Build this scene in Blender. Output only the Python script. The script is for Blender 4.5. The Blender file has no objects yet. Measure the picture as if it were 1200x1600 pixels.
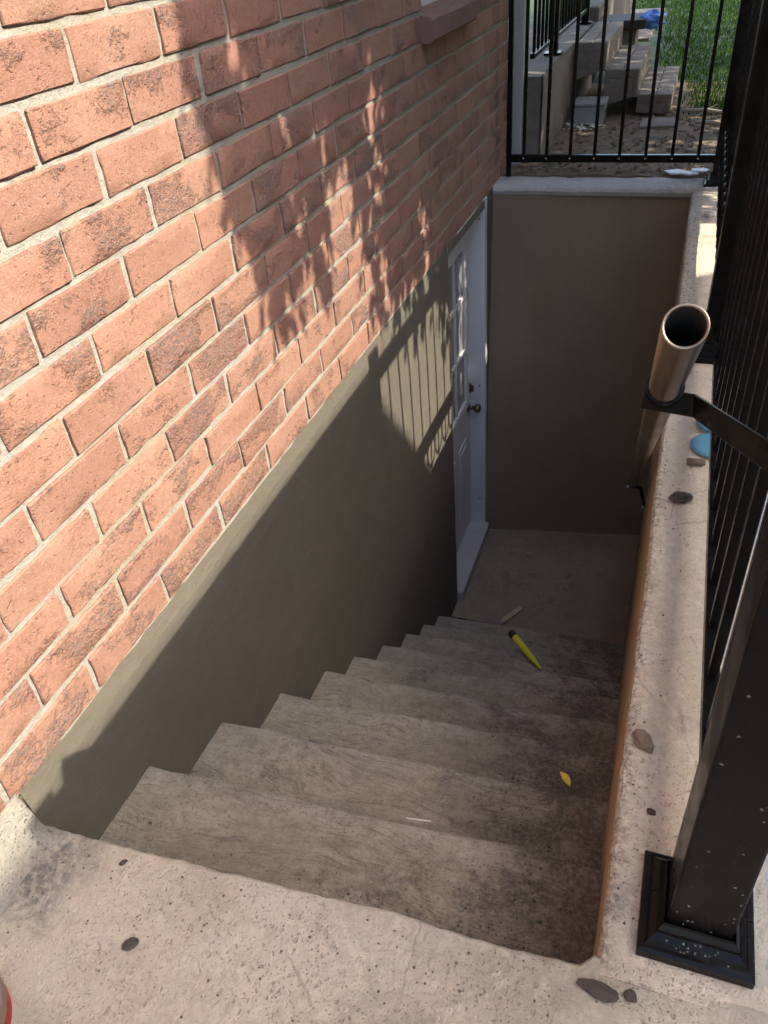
import bpy, bmesh, math, random
from mathutils import Vector, Matrix, noise

R = random.Random(7)
scene = bpy.context.scene
COL = scene.collection

# ------------------------------------------------------------------ camera
CAM = Vector((0.94281, -0.50232, 1.15920))
cam_d = bpy.data.cameras.new('camera')
cam = bpy.data.objects.new('camera', cam_d)
COL.objects.link(cam)
right = Vector((0.94221739, 0.13933176, -0.30465235))
down = Vector((0.3259275, -0.59149805, 0.73749666))
fwd = Vector((-0.07744457, -0.79417675, -0.6027318))
# rows of the calibrated rotation give the world axes seen from the camera
M3 = Matrix((right, down, fwd)).transposed()          # columns: world X, Y, Z in camera space
Rm = M3.transposed()                                  # world = Rm @ cam_vec
cx, cy, cz = Rm @ Vector((1, 0, 0)), Rm @ Vector((0, -1, 0)), Rm @ Vector((0, 0, -1))
mw = Matrix((cx, cy, cz)).transposed().to_4x4()
mw.translation = CAM
cam.matrix_world = mw
cam_d.sensor_fit = 'VERTICAL'
cam_d.sensor_height = 36.0
cam_d.sensor_width = 27.0
cam_d.lens = 1221.9 / 1600 * 36.0
cam_d.clip_start = 0.02
cam_d.clip_end = 300
scene.camera = cam

# ------------------------------------------------------------------ light
SUN = Vector((1.0, 0.10, 0.95)).normalized()
world = bpy.data.worlds.new("World")
scene.world = world
world.use_nodes = True
wn = world.node_tree
wn.nodes.clear()
wo = wn.nodes.new('ShaderNodeOutputWorld')
wb = wn.nodes.new('ShaderNodeBackground')
sk = wn.nodes.new('ShaderNodeTexSky')
sk.sky_type = 'NISHITA'
sk.sun_disc = False
sk.sun_elevation = math.asin(SUN.z)
sk.sun_rotation = math.atan2(SUN.x, SUN.y)
sk.air_density = 1.0
sk.dust_density = 2.8
sk.ozone_density = 0.2
wb.inputs['Strength'].default_value = 0.15
wn.links.new(sk.outputs[0], wb.inputs[0])
wn.links.new(wb.outputs[0], wo.inputs[0])
sd = bpy.data.lights.new('sun', 'SUN')
sd.energy = 2.0
sd.angle = math.radians(0.53)
sd.color = (1.0, 0.92, 0.78)
sun = bpy.data.objects.new('sun', sd)
COL.objects.link(sun)
sun.rotation_euler = SUN.to_track_quat('Z', 'Y').to_euler()
sun.location = SUN * 20

scene.view_settings.view_transform = 'Standard'
scene.view_settings.look = 'None'
scene.view_settings.exposure = 2.18
scene.view_settings.gamma = 1
scene.view_settings.use_curve_mapping = False
scene.render.engine = 'CYCLES'
scene.cycles.max_bounces = 8
scene.cycles.diffuse_bounces = 6


# ------------------------------------------------------------------ materials
class NT:
    def __init__(s, name):
        s.m = bpy.data.materials.new(name)
        s.m.use_nodes = True
        s.t = s.m.node_tree
        s.b = s.t.nodes['Principled BSDF']
        s.out = s.t.nodes['Material Output']

    def n(s, typ, **kw):
        nd = s.t.nodes.new(typ)
        for k, v in kw.items():
            setattr(nd, k, v)
        return nd

    def l(s, a, b):
        s.t.links.new(a, b)

    def pos(s):
        return s.n('ShaderNodeNewGeometry').outputs['Position']

    def obj(s):
        return s.n('ShaderNodeTexCoord').outputs['Object']

    def mapping(s, v, scale=(1, 1, 1), loc=(0, 0, 0), rot=(0, 0, 0)):
        m = s.n('ShaderNodeMapping')
        s.l(v, m.inputs[0])
        m.inputs['Scale'].default_value = scale
        m.inputs['Location'].default_value = loc
        m.inputs['Rotation'].default_value = rot
        return m.outputs[0]

    def noise(s, v, scale, detail=4, rough=0.55, dist=0.0):
        q = s.n('ShaderNodeTexNoise')
        s.l(v, q.inputs['Vector'])
        q.inputs['Scale'].default_value = scale
        q.inputs['Detail'].default_value = detail
        q.inputs['Roughness'].default_value = rough
        q.inputs['Distortion'].default_value = dist
        return q.outputs['Fac']

    def voro(s, v, scale, feature='F1', rnd=1.0):
        q = s.n('ShaderNodeTexVoronoi', feature=feature)
        s.l(v, q.inputs['Vector'])
        q.inputs['Scale'].default_value = scale
        q.inputs['Randomness'].default_value = rnd
        return q

    def ramp(s, v, a, b, lo=0.0, hi=1.0):
        q = s.n('ShaderNodeMapRange')
        q.interpolation_type = 'SMOOTHSTEP'
        s.l(v, q.inputs[0])
        q.inputs[1].default_value = a
        q.inputs[2].default_value = b
        q.inputs[3].default_value = lo
        q.inputs[4].default_value = hi
        return q.outputs[0]

    def math(s, op, a, b=None, c=None):
        q = s.n('ShaderNodeMath', operation=op)
        for i, x in enumerate((a, b, c)):
            if x is None:
                continue
            if isinstance(x, (int, float)):
                q.inputs[i].default_value = x
            else:
                s.l(x, q.inputs[i])
        return q.outputs[0]

    def mix(s, f, a, b, mode='MIX'):
        q = s.n('ShaderNodeMix', data_type='RGBA', blend_type=mode)
        for i, x in ((0, f), (6, a), (7, b)):
            if isinstance(x, (int, float)):
                q.inputs[i].default_value = x
            elif isinstance(x, tuple):
                q.inputs[i].default_value = (*x, 1)
            else:
                s.l(x, q.inputs[i])
        return q.outputs[2]

    def bump(s, h, strength, dist, prev=None):
        q = s.n('ShaderNodeBump')
        q.inputs['Strength'].default_value = strength
        q.inputs['Distance'].default_value = dist
        s.l(h, q.inputs['Height'])
        if prev is not None:
            s.l(prev, q.inputs['Normal'])
        return q.outputs[0]

    def sep(s, v):
        q = s.n('ShaderNodeSeparateXYZ')
        s.l(v, q.inputs[0])
        return q.outputs

    def fin(s, col=None, rough=None, normal=None, spec=0.3):
        for key, x in (('Base Color', col), ('Roughness', rough), ('Normal', normal)):
            if x is None:
                continue
            if isinstance(x, (int, float)):
                s.b.inputs[key].default_value = x
            elif isinstance(x, tuple):
                s.b.inputs[key].default_value = (*x, 1)
            else:
                s.l(x, s.b.inputs[key])
        s.b.inputs['Specular IOR Level'].default_value = spec
        return s.m


def simple(name, col, rough=0.6, spec=0.3, var=0.12, scale=30.0, bump=0.0):
    t = NT(name)
    p = t.obj()
    f = t.noise(p, scale, 3)
    c = t.mix(f, tuple(x * (1 - var) for x in col), tuple(min(1, x * (1 + var)) for x in col))
    nrm = t.bump(t.noise(p, scale * 6, 3), bump, 0.002) if bump else None
    return t.fin(c, rough, nrm, spec)


def mat_brick():
    t = NT('clay_brick')
    o = t.obj()
    info = t.n('ShaderNodeObjectInfo').outputs['Random']
    cmb = t.n('ShaderNodeCombineXYZ')
    t.l(t.math('MULTIPLY', info, 91.0), cmb.inputs[0])
    t.l(t.math('MULTIPLY', info, 47.0), cmb.inputs[1])
    t.l(t.math('MULTIPLY', info, 73.0), cmb.inputs[2])
    add = t.n('ShaderNodeVectorMath', operation='ADD')
    t.l(o, add.inputs[0])
    t.l(cmb.outputs[0], add.inputs[1])
    v = add.outputs[0]
    # shape of the rough, fired patches
    big = t.noise(t.mapping(v, (1, 1.0, 1.6)), 9.0, 2, 0.5)
    fine = t.noise(v, 95.0, 4, 0.7)
    chance = t.ramp(t.math('FRACT', t.math('MULTIPLY', info, 7.31)), 0.0, 1.0, 0.045, -0.16)
    pm = t.ramp(t.math('ADD', t.math('ADD', big, chance), t.math('MULTIPLY', t.math('SUBTRACT', fine, 0.5), 0.55)), 0.49, 0.68)
    pitted = t.ramp(t.noise(v, 130.0, 3, 0.6), 0.45, 0.60)
    tone = t.mix(t.math('FRACT', t.math('MULTIPLY', info, 13.7)), (0.345, 0.184, 0.128), (0.292, 0.154, 0.112))
    tone = t.mix(t.ramp(t.noise(v, 5.0, 2), 0.4, 0.7, 0, 0.55), tone, (0.37, 0.23, 0.165))
    tone = t.mix(t.ramp(t.noise(v, 85.0, 5, 0.75), 0.42, 0.70, 0, 0.60), tone, (0.24, 0.118, 0.085))
    tone = t.mix(t.ramp(t.noise(v, 240.0, 2, 0.6), 0.60, 0.72, 0, 0.7), tone, (0.40, 0.29, 0.23))
    grey = t.mix(t.noise(v, 45.0, 3), (0.12, 0.088, 0.082), (0.25, 0.195, 0.178))
    col = t.mix(t.math('MULTIPLY', pm, t.math('ADD', 0.10, t.math('MULTIPLY', pitted, 0.80))), tone, grey)
    h = t.math('ADD', t.math('ADD', t.math('MULTIPLY', t.noise(v, 260.0, 4, 0.7), 0.75), t.math('MULTIPLY', t.noise(v, 38.0, 4, 0.6), 0.9)),
               t.math('MULTIPLY', pm, t.math('MULTIPLY', t.noise(v, 110.0, 4, 0.7), 2.6)))
    h = t.math('ADD', h, t.math('MULTIPLY', t.ramp(t.noise(v, 75.0, 3, 0.6), 0.60, 0.70), -0.7))
    nrm = t.bump(h, 0.85, 0.0035)
    return t.fin(col, 0.88, nrm, 0.2)


def mat_mortar():
    t = NT('mortar')
    p = t.pos()
    col = t.mix(t.noise(p, 35, 4, 0.6), (0.28, 0.265, 0.225), (0.37, 0.355, 0.305))
    col = t.mix(t.ramp(t.noise(p, 2.5, 2), 0.45, 0.7, 0, 0.5), col, (0.30, 0.25, 0.16))
    h = t.math('ADD', t.noise(p, 160, 4, 0.7), t.math('MULTIPLY', t.noise(p, 45, 2), 1.5))
    return t.fin(col, 0.95, t.bump(h, 0.8, 0.004), 0.15)


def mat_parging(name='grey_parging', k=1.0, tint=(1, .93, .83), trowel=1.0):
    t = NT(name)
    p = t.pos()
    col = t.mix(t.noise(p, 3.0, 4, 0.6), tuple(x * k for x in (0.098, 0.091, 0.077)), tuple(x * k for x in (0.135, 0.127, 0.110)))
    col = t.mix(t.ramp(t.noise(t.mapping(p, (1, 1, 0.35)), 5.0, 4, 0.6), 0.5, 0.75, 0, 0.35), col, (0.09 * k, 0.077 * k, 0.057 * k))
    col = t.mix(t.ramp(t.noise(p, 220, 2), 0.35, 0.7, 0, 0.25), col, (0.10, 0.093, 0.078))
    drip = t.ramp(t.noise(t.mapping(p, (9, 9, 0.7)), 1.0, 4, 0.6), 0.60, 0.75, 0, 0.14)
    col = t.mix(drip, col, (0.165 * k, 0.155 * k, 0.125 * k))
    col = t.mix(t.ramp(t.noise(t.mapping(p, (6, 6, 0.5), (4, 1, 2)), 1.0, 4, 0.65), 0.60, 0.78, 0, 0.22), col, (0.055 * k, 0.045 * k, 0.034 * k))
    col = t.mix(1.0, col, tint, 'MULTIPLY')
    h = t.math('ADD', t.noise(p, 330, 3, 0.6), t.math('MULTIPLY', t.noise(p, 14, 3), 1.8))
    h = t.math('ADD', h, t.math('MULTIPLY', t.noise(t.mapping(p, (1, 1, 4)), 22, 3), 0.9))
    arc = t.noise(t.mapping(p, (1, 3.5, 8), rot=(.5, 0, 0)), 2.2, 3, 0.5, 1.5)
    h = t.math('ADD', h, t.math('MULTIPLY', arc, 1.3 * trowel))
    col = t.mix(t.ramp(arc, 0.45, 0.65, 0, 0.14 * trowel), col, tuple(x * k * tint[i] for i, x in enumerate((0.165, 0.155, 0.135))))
    return t.fin(col, 0.92, t.bump(h, 0.55, 0.004), 0.2)


def mat_concrete(name, c1, c2, stain, pit=0.6, warm=(0.40, 0.29, 0.20), k=1.0, fine=1.0, landing=False):
    t = NT(name)
    p = t.pos()
    big = t.noise(p, 2.6, 5, 0.6)
    col = t.mix(t.ramp(big, 0.35, 0.65), c1, c2)
    col = t.mix(t.ramp(t.noise(t.mapping(p, loc=(3, 7, 1)), 3.7, 5, 0.65), 0.52, 0.72, 0, 0.55), col, warm)
    col = t.mix(t.ramp(t.noise(t.mapping(p, loc=(9, 2, 5)), 6.0, 5, 0.7), 0.57, 0.72, 0, 0.5), col, stain)
    mid = t.noise(p, 55, 5, 0.7, 1.2)
    col = t.mix(t.ramp(mid, 0.38, 0.68, 0, 0.42), col, tuple(x * 0.62 for x in c1))
    col = t.mix(t.ramp(t.noise(p, 28, 4, 0.65, 0.6), 0.55, 0.7, 0, 0.4), col, tuple(min(1, x * 1.25) for x in c2))
    wob = t.n('ShaderNodeVectorMath', operation='ADD')
    nz = t.n('ShaderNodeTexNoise')
    t.l(p, nz.inputs['Vector'])
    nz.inputs['Scale'].default_value = 60
    sc = t.n('ShaderNodeVectorMath', operation='SCALE')
    t.l(nz.outputs['Color'], sc.inputs[0])
    sc.inputs['Scale'].default_value = 0.012
    t.l(p, wob.inputs[0])
    t.l(sc.outputs[0], wob.inputs[1])
    wv = wob.outputs[0]
    pits = None
    zone = t.ramp(t.noise(t.mapping(p, loc=(1, 4, 2)), 4.5, 3), 0.40, 0.62, 0.25, 1.0)
    for scl, rad, thr in ((46, 0.20, 0.66), (105, 0.27, 0.5), (190, 0.30, 0.45)):
        vo = t.voro(wv, scl)
        s_ = t.sep(vo.outputs['Color'])
        m = t.math('MULTIPLY', t.ramp(vo.outputs['Distance'], rad * 0.55, rad, 1, 0),
                   t.math('GREATER_THAN', s_[0], thr))
        pits = m if pits is None else t.math('MAXIMUM', pits, m)
    pits = t.math('MULTIPLY', pits, zone)
    col = t.mix(t.math('MULTIPLY', pits, pit), col, stain)
    if name == 'kerb_concrete':
        xs = t.sep(p)[0]
        eg = t.ramp(t.math('ADD', xs, t.math('MULTIPLY', t.math('SUBTRACT', t.noise(p, 24, 5, 0.7), 0.5), 0.07)), 0.978, 1.012, 0.75, 0)
        col = t.mix(t.math('MULTIPLY', eg, t.ramp(t.noise(p, 95, 4, .75), .40, .60, .1, 1)), col, (0.13, 0.10, 0.075))
    if landing:
        # shade in the corner by the bricks, painted as a blotchy dark patch
        dv = t.n('ShaderNodeVectorMath', operation='DISTANCE')
        t.l(t.mapping(p, (1, .8, 0)), dv.inputs[0])
        dv.inputs[1].default_value = (0.06, -0.09 * .8, 0)
        corner_shade = t.ramp(t.math('ADD', dv.outputs['Value'], t.math('MULTIPLY', t.noise(p, 22, 5, 0.7), 0.22)), 0.12, 0.27, 0.9, 0)
        col = t.mix(t.math('MULTIPLY', corner_shade, t.ramp(t.noise(p, 70, 4, .7), .35, .6, .35, 1)), col, (0.11, 0.105, 0.10))
        col = t.mix(t.ramp(t.noise(p, 170, 3, 0.65), 0.55, 0.70, 0, 0.24), col, (0.26, 0.21, 0.165))
        col = t.mix(t.ramp(t.noise(t.mapping(p, (1, 1.3, 1), (1, 8, 0)), 1.7, 5, 0.6), 0.42, 0.62, 0, 0.6), col, (0.61, 0.55, 0.44))
        ck = t.voro(t.mapping(wv, (1, .6, 1), (.3, .1, 0)), 3.1, 'DISTANCE_TO_EDGE').outputs['Distance']
        ckm = t.math('MULTIPLY', t.ramp(ck, .002, .007, 1, 0), t.ramp(t.noise(p, 5, 2), .5, .6))
        col = t.mix(t.math('MULTIPLY', ckm, .35), col, (0.16, 0.125, 0.10))
    h = t.math('ADD', t.math('MULTIPLY', mid, 1.6), t.math('MULTIPLY', t.noise(p, 210, 4, 0.7), 0.8 * fine))
    curls = t.n('ShaderNodeTexNoise', noise_type='RIDGED_MULTIFRACTAL')
    t.l(wv, curls.inputs['Vector'])
    curls.inputs['Scale'].default_value = 34
    curls.inputs['Detail'].default_value = 3
    h = t.math('SUBTRACT', h, t.math('MULTIPLY', t.math('MULTIPLY', curls.outputs['Fac'], zone), 0.20))
    h = t.math('SUBTRACT', h, t.math('MULTIPLY', pits, 1.3))
    h = t.math('ADD', h, t.math('MULTIPLY', t.noise(p, 15, 3), 1.2))
    nrm = t.bump(h, 0.75 * k, 0.005)
    return t.fin(col, t.ramp(big, 0.3, 0.7, 0.8, 0.95), nrm, 0.25)


def mat_steps():
    t = NT('brushed_step_concrete')
    p = t.pos()
    q = t.mapping(p, (0.7, 1, 1))
    # broom strokes run across the steps and swirl a little
    wob = t.noise(t.mapping(p, (1.1, 1.6, 1.2)), 2.4, 3, 0.5)
    s_ = t.sep(p)
    lane = t.math('ADD', t.math('SUBTRACT', s_[1], t.math('MULTIPLY', s_[2], 1.0)), t.math('MULTIPLY', wob, 0.24))
    cmb = t.n('ShaderNodeCombineXYZ')
    t.l(t.math('MULTIPLY', s_[0], 9.0), cmb.inputs[0])
    t.l(t.math('MULTIPLY', lane, 130.0), cmb.inputs[1])
    t.l(t.math('MULTIPLY', s_[2], 3.0), cmb.inputs[2])
    strokes = t.noise(cmb.outputs[0], 1.0, 4, 0.6)
    cm2 = t.n('ShaderNodeCombineXYZ')
    t.l(t.math('MULTIPLY', s_[0], 22.0), cm2.inputs[0])
    t.l(t.math('MULTIPLY', lane, 320.0), cm2.inputs[1])
    strokes2 = t.noise(cm2.outputs[0], 1.0, 3, 0.6)
    col = t.mix(t.noise(p, 5.0, 5, 0.65), (0.37, 0.305, 0.215), (0.52, 0.44, 0.315))
    # pale lime bloom in patches, damp dirt gathered in others
    col = t.mix(t.ramp(t.noise(t.mapping(p, loc=(5, 1, 3)), 4.0, 4, 0.6), 0.5, 0.72, 0, 0.5), col, (0.50, 0.45, 0.39))
    dirt = t.noise(t.mapping(p, (1, 1, 1), (2, 9, 4)), 6.0, 8, 0.78)
    side = t.ramp(s_[0], 0.45, 0.98, -0.07, 0.13)
    dm = t.ramp(t.math('ADD', dirt, side), 0.46, 0.66, 0, 0.80)
    wa = t.n('ShaderNodeAttribute', attribute_name='shade_wear').outputs['Fac']
    # riser shade painted in along with dirt; nosing worn pale and painted brighter
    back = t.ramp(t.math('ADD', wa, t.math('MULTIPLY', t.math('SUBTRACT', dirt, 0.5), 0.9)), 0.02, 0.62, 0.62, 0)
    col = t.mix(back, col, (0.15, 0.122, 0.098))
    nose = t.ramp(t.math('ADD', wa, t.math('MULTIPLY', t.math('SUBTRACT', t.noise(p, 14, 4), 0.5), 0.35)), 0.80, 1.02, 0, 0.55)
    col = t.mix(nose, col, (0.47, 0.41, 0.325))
    col = t.mix(t.math('MULTIPLY', dm, t.ramp(t.noise(p, 75, 5, 0.75), 0.36, 0.58, 0.45, 1)), col, (0.075, 0.06, 0.048))
    col = t.mix(t.math('MULTIPLY', t.ramp(strokes, 0.50, 0.66, 0, 0.42), t.ramp(t.noise(t.mapping(p, loc=(7, 3, 3)), 4.2, 4, 0.6), 0.42, 0.62, 0.15, 1)), col, (0.12, 0.10, 0.085))
    col = t.mix(t.math('MULTIPLY', t.ramp(strokes2, 0.46, 0.70, 0, 0.50), t.ramp(t.noise(t.mapping(p, loc=(1, 6, 2)), 5.5, 4, 0.65), 0.40, 0.60, 0.2, 1)), col, (0.10, 0.085, 0.07))
    col = t.mix(t.ramp(t.noise(p, 38, 5, 0.7, 0.5), 0.42, 0.68, 0, 0.35), col, (0.17, 0.14, 0.11))
    col = t.mix(t.ramp(t.noise(p, 150, 3, 0.7), 0.50, 0.68, 0, 0.4), col, (0.12, 0.095, 0.075))
    v3 = t.voro(p, 130)
    ag = t.math('MULTIPLY', t.ramp(v3.outputs['Distance'], 0.12, 0.30, 1, 0), t.math('GREATER_THAN', t.sep(v3.outputs['Color'])[1], 0.55))
    ag = t.math('MULTIPLY', ag, t.ramp(t.noise(p, 9, 4), 0.40, 0.60, 0.2, 1))
    col = t.mix(t.math('MULTIPLY', ag, 0.5), col, (0.10, 0.08, 0.064))
    vo = t.voro(p, 60)
    sp = t.math('MULTIPLY', t.ramp(vo.outputs['Distance'], 0.10, 0.22, 1, 0), t.math('GREATER_THAN', t.sep(vo.outputs['Color'])[0], 0.74))
    sp = t.math('MULTIPLY', sp, t.ramp(t.math('ADD', dirt, side), 0.44, 0.58))
    col = t.mix(t.math('MULTIPLY', sp, 0.8), col, (0.05, 0.042, 0.036))
    h = t.math('ADD', t.math('MULTIPLY', strokes, 1.2), t.math('MULTIPLY', strokes2, 1.0))
    h = t.math('ADD', h, t.math('MULTIPLY', t.noise(p, 90, 5, 0.75), 1.6))
    h = t.math('SUBTRACT', t.math('SUBTRACT', h, sp), t.math('MULTIPLY', ag, .8))
    # one shiny scraped patch on the third step, its glint painted pale
    dv = t.n('ShaderNodeVectorMath', operation='DISTANCE')
    t.l(t.mapping(p, (1, 1.5, 0.4)), dv.inputs[0])
    dv.inputs[1].default_value = (0.775, 0.73 * 1.5, -0.19)
    scraped_glint = t.ramp(t.math('ADD', dv.outputs['Value'], t.math('MULTIPLY', t.noise(p, 26, 4), 0.16)), 0.13, 0.19, 1, 0)
    col = t.mix(t.math('MULTIPLY', scraped_glint, t.ramp(t.noise(t.mapping(p, (1, 2.2, 1)), 60, 5, 0.75, 1.0), 0.46, 0.58, 0, 0.75)), col, (0.50, 0.48, 0.44))
    rough = t.math('SUBTRACT', 0.88, t.math('MULTIPLY', scraped_glint, 0.45))
    return t.fin(col, rough, t.bump(h, 1.0, 0.006), 0.3)


def mat_metal():
    t = NT('black_painted_metal')
    p = t.pos()
    col = t.mix(t.noise(p, 18, 4), (0.004, 0.0035, 0.0035), (0.008, 0.0065, 0.006))
    dust = t.ramp(t.noise(t.mapping(p, (1, 1, .35)), 16, 6, 0.7), 0.55, 0.78, 0, 0.3)
    col = t.mix(dust, col, (0.030, 0.026, 0.023))
    nrm = t.bump(t.noise(p, 260, 2), 0.04, 0.0006)
    rough = t.math('ADD', t.ramp(t.noise(p, 12, 3), 0.3, 0.7, 0.20, 0.32), t.math('MULTIPLY', dust, 0.35))
    return t.fin(col, rough, nrm, 0.14)


def mat_grass(name, c1, c2):
    t = NT(name)
    p = t.pos()
    col = t.mix(t.noise(p, 3, 4), c1, c2)
    return t.fin(col, 0.7, None, 0.2)


def mat_leaf(name, c1, c2):
    t = NT(name)
    col = t.mix(t.noise(t.pos(), 2.5, 3), c1, c2)
    t.fin(col, 0.7, None, 0.08)
    tr = t.n('ShaderNodeBsdfTranslucent')
    t.l(col, tr.inputs[0])
    mx = t.n('ShaderNodeMixShader')
    mx.inputs[0].default_value = 0.22
    t.l(t.b.outputs[0], mx.inputs[1])
    t.l(tr.outputs[0], mx.inputs[2])
    t.l(mx.outputs[0], t.out.inputs[0])
    return t.m


def mat_dirt():
    t = NT('bare_soil')
    p = t.pos()
    col = t.mix(t.noise(p, 3, 5, 0.65), (0.17, 0.13, 0.09), (0.27, 0.205, 0.145))
    col = t.mix(t.ramp(t.noise(p, 40, 4, 0.7), 0.5, 0.7, 0, 0.5), col, (0.36, 0.29, 0.21))
    h = t.noise(p, 60, 5, 0.75)
    return t.fin(col, 0.95, t.bump(h, 0.9, 0.02), 0.1)


BRICK = mat_brick()
MORTAR = mat_mortar()
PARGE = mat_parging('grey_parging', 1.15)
PARGE2 = mat_parging('shaded_end_parging', 2.0, (1.0, .81, .63), 0.15)  # same parging, tinted brown to carry the stairwell's shade and bounce
KERB = mat_concrete('kerb_concrete', (0.58, 0.50, 0.37), (0.68, 0.60, 0.46), (0.27, 0.20, 0.14), 0.5, (0.58, 0.45, 0.30), landing=True)  # cream concrete, paled beyond the landing's to make up for weak light
LAND = mat_concrete('worn_landing_concrete', (0.42, 0.365, 0.27), (0.56, 0.495, 0.375), (0.20, 0.165, 0.125), 0.42, (0.47, 0.37, 0.25), landing=True)
COPE = mat_concrete('coping_concrete', (0.44, 0.42, 0.39), (0.55, 0.53, 0.49), (0.22, 0.20, 0.17), 0.45, (0.42, 0.37, 0.30))
PATH = mat_concrete('path_concrete', (0.42, 0.42, 0.42), (0.52, 0.52, 0.52), (0.20, 0.19, 0.18), 0.45, (0.42, 0.39, 0.36))
PORCHC = mat_concrete('porch_concrete', (.17, .14, .11), (.26, .22, .18), (.09, .07, .052), 0.6, (.17, .13, .095))
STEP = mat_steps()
METAL = mat_metal()
DOORP = simple('white_door_paint', (0.58, 0.56, 0.555), 0.42, 0.4, 0.03, 8, 0.05)
PANE = simple('dim_glass', (0.22, 0.22, 0.215), 0.16, 0.45, 0.05, 4)
BRASS = simple('aged_brass', (0.16, 0.12, 0.07), 0.35, 0.6, 0.15, 60)
BRASS.node_tree.nodes['Principled BSDF'].inputs['Metallic'].default_value = 0.8
STEEL = simple('zinc_bolt', (0.72, 0.71, 0.68), 0.3, 0.6, 0.08, 90)
STEEL.node_tree.nodes['Principled BSDF'].inputs['Metallic'].default_value = 0.85
DIRT = mat_dirt()
LAWN = mat_grass('lawn_soil', (0.025, 0.045, 0.012), (0.045, 0.07, 0.02))
BLADE = mat_leaf('grass_blade', (0.026, 0.075, 0.003), (0.05, 0.115, 0.006))
LEAF = mat_leaf('tree_leaf', (0.04, 0.09, 0.02), (0.07, 0.13, 0.03))
BARK = simple('bark', (0.12, 0.09, 0.065), 0.9, 0.1, 0.3, 14, 0.8)
WOODF = simple('weathered_wood', (0.22, 0.17, 0.12), 0.8, 0.2, 0.25, 9, 0.4)
SILLB = simple('sill_brick', (0.20, 0.115, 0.09), 0.85, 0.2, 0.25, 25, 0.8)


# ------------------------------------------------------------------ helpers
class MB:
    def __init__(s):
        s.v, s.f = [], []

    def add(s, vs, fs):
        o = len(s.v)
        s.v += [tuple(v) for v in vs]
        s.f += [tuple(i + o for i in f) for f in fs]
        return s

    def box(s, x0, x1, y0, y1, z0, z1):
        return s.add([(x0, y0, z0), (x1, y0, z0), (x1, y1, z0), (x0, y1, z0), (x0, y0, z1), (x1, y0, z1), (x1, y1, z1), (x0, y1, z1)],
                     [(0, 3, 2, 1), (4, 5, 6, 7), (0, 1, 5, 4), (1, 2, 6, 5), (2, 3, 7, 6), (3, 0, 4, 7)])

    def tube(s, pts, r, n=10, caps=True):
        pts = [Vector(p) for p in pts]
        rr = r if isinstance(r, (list, tuple)) else [r] * len(pts)
        o = len(s.v)
        ref = None
        for i, p in enumerate(pts):
            d = (pts[min(i + 1, len(pts) - 1)] - pts[max(i - 1, 0)]).normalized()
            if ref is None:
                ref = Vector((0, 0, 1)) if abs(d.z) < 0.9 else Vector((1, 0, 0))
            a = (ref - d * ref.dot(d)).normalized()
            ref = a
            b = d.cross(a)
            for k in range(n):
                t = 2 * math.pi * k / n
                s.v.append(tuple(p + (a * math.cos(t) + b * math.sin(t)) * rr[i]))
        for i in range(len(pts) - 1):
            for k in range(n):
                q = o + i * n
                s.f.append((q + k, q + (k + 1) % n, q + n + (k + 1) % n, q + n + k))
        if caps:
            s.f.append(tuple(o + k for k in reversed(range(n))))
            s.f.append(tuple(o + (len(pts) - 1) * n + k for k in range(n)))
        return s

    def grid(s, fn, nu, nv, flip=False):
        o = len(s.v)
        for i in range(nu + 1):
            for j in range(nv + 1):
                s.v.append(tuple(fn(i / nu, j / nv)))
        for i in range(nu):
            for j in range(nv):
                a = o + i * (nv + 1) + j
                q = (a, a + nv + 1, a + nv + 2, a + 1)
                s.f.append(q[::-1] if flip else q)
        return s

    def lathe(s, prof, c, n=16, axis='z'):
        o = len(s.v)
        for (r, h) in prof:
            for k in range(n):
                t = 2 * math.pi * k / n
                a, b = r * math.cos(t), r * math.sin(t)
                p = {'z': (a, b, h), 'x': (h, a, b), 'y': (b, h, a)}[axis]
                s.v.append((c[0] + p[0], c[1] + p[1], c[2] + p[2]))
        for i in range(len(prof) - 1):
            for k in range(n):
                q = o + i * n
                s.f.append((q + k, q + (k + 1) % n, q + n + (k + 1) % n, q + n + k))
        s.f.append(tuple(o + k for k in reversed(range(n))))
        s.f.append(tuple(o + (len(prof) - 1) * n + k for k in range(n)))
        return s

    def mesh(s, name, mat, smooth=False, bevel=0.0, seg=1, sharp=0):
        me = bpy.data.meshes.new(name)
        me.from_pydata(s.v, [], s.f)
        if bevel or True:
            bm = bmesh.new()
            bm.from_mesh(me)
            if bevel:
                bmesh.ops.bevel(bm, geom=bm.edges[:], offset=bevel, segments=seg, affect='EDGES', profile=0.5, clamp_overlap=True)
            bmesh.ops.recalc_face_normals(bm, faces=bm.faces[:])
            bm.to_mesh(me)
            bm.free()
        me.materials.append(mat)
        if smooth:
            for p in me.polygons:
                p.use_smooth = True
            if sharp:
                me.set_sharp_from_angle(angle=math.radians(sharp))
        return me

    def build(s, name, mat, parent=None, smooth=False, bevel=0.0, seg=1, sharp=0):
        return link(name, s.mesh(name, mat, smooth, bevel, seg, sharp), parent)


def link(name, me, parent=None, loc=None):
    o = bpy.data.objects.new(name, me)
    COL.objects.link(o)
    if parent:
        o.parent = parent
    if loc is not None:
        o.location = loc
    return o


def tag(o, label=None, cat=None, group=None, kind=None):
    if label: o['label'] = label
    if cat: o['category'] = cat
    if group: o['group'] = group
    if kind: o['kind'] = kind
    return o


def thing(name, label, cat, group=None):
    return tag(link(name, None), label, cat, group)


def fb(x, y, z, s, o=3):
    return noise.fractal(Vector((x * s, y * s, z * s)), 0.9, 2.1, o)


def finish_origin(root, base):
    """move an Empty to the base of its thing, children keep their places"""
    root.location = base
    off = Vector(base)
    for c in root.children:
        c.location = Vector(c.location) - off


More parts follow.
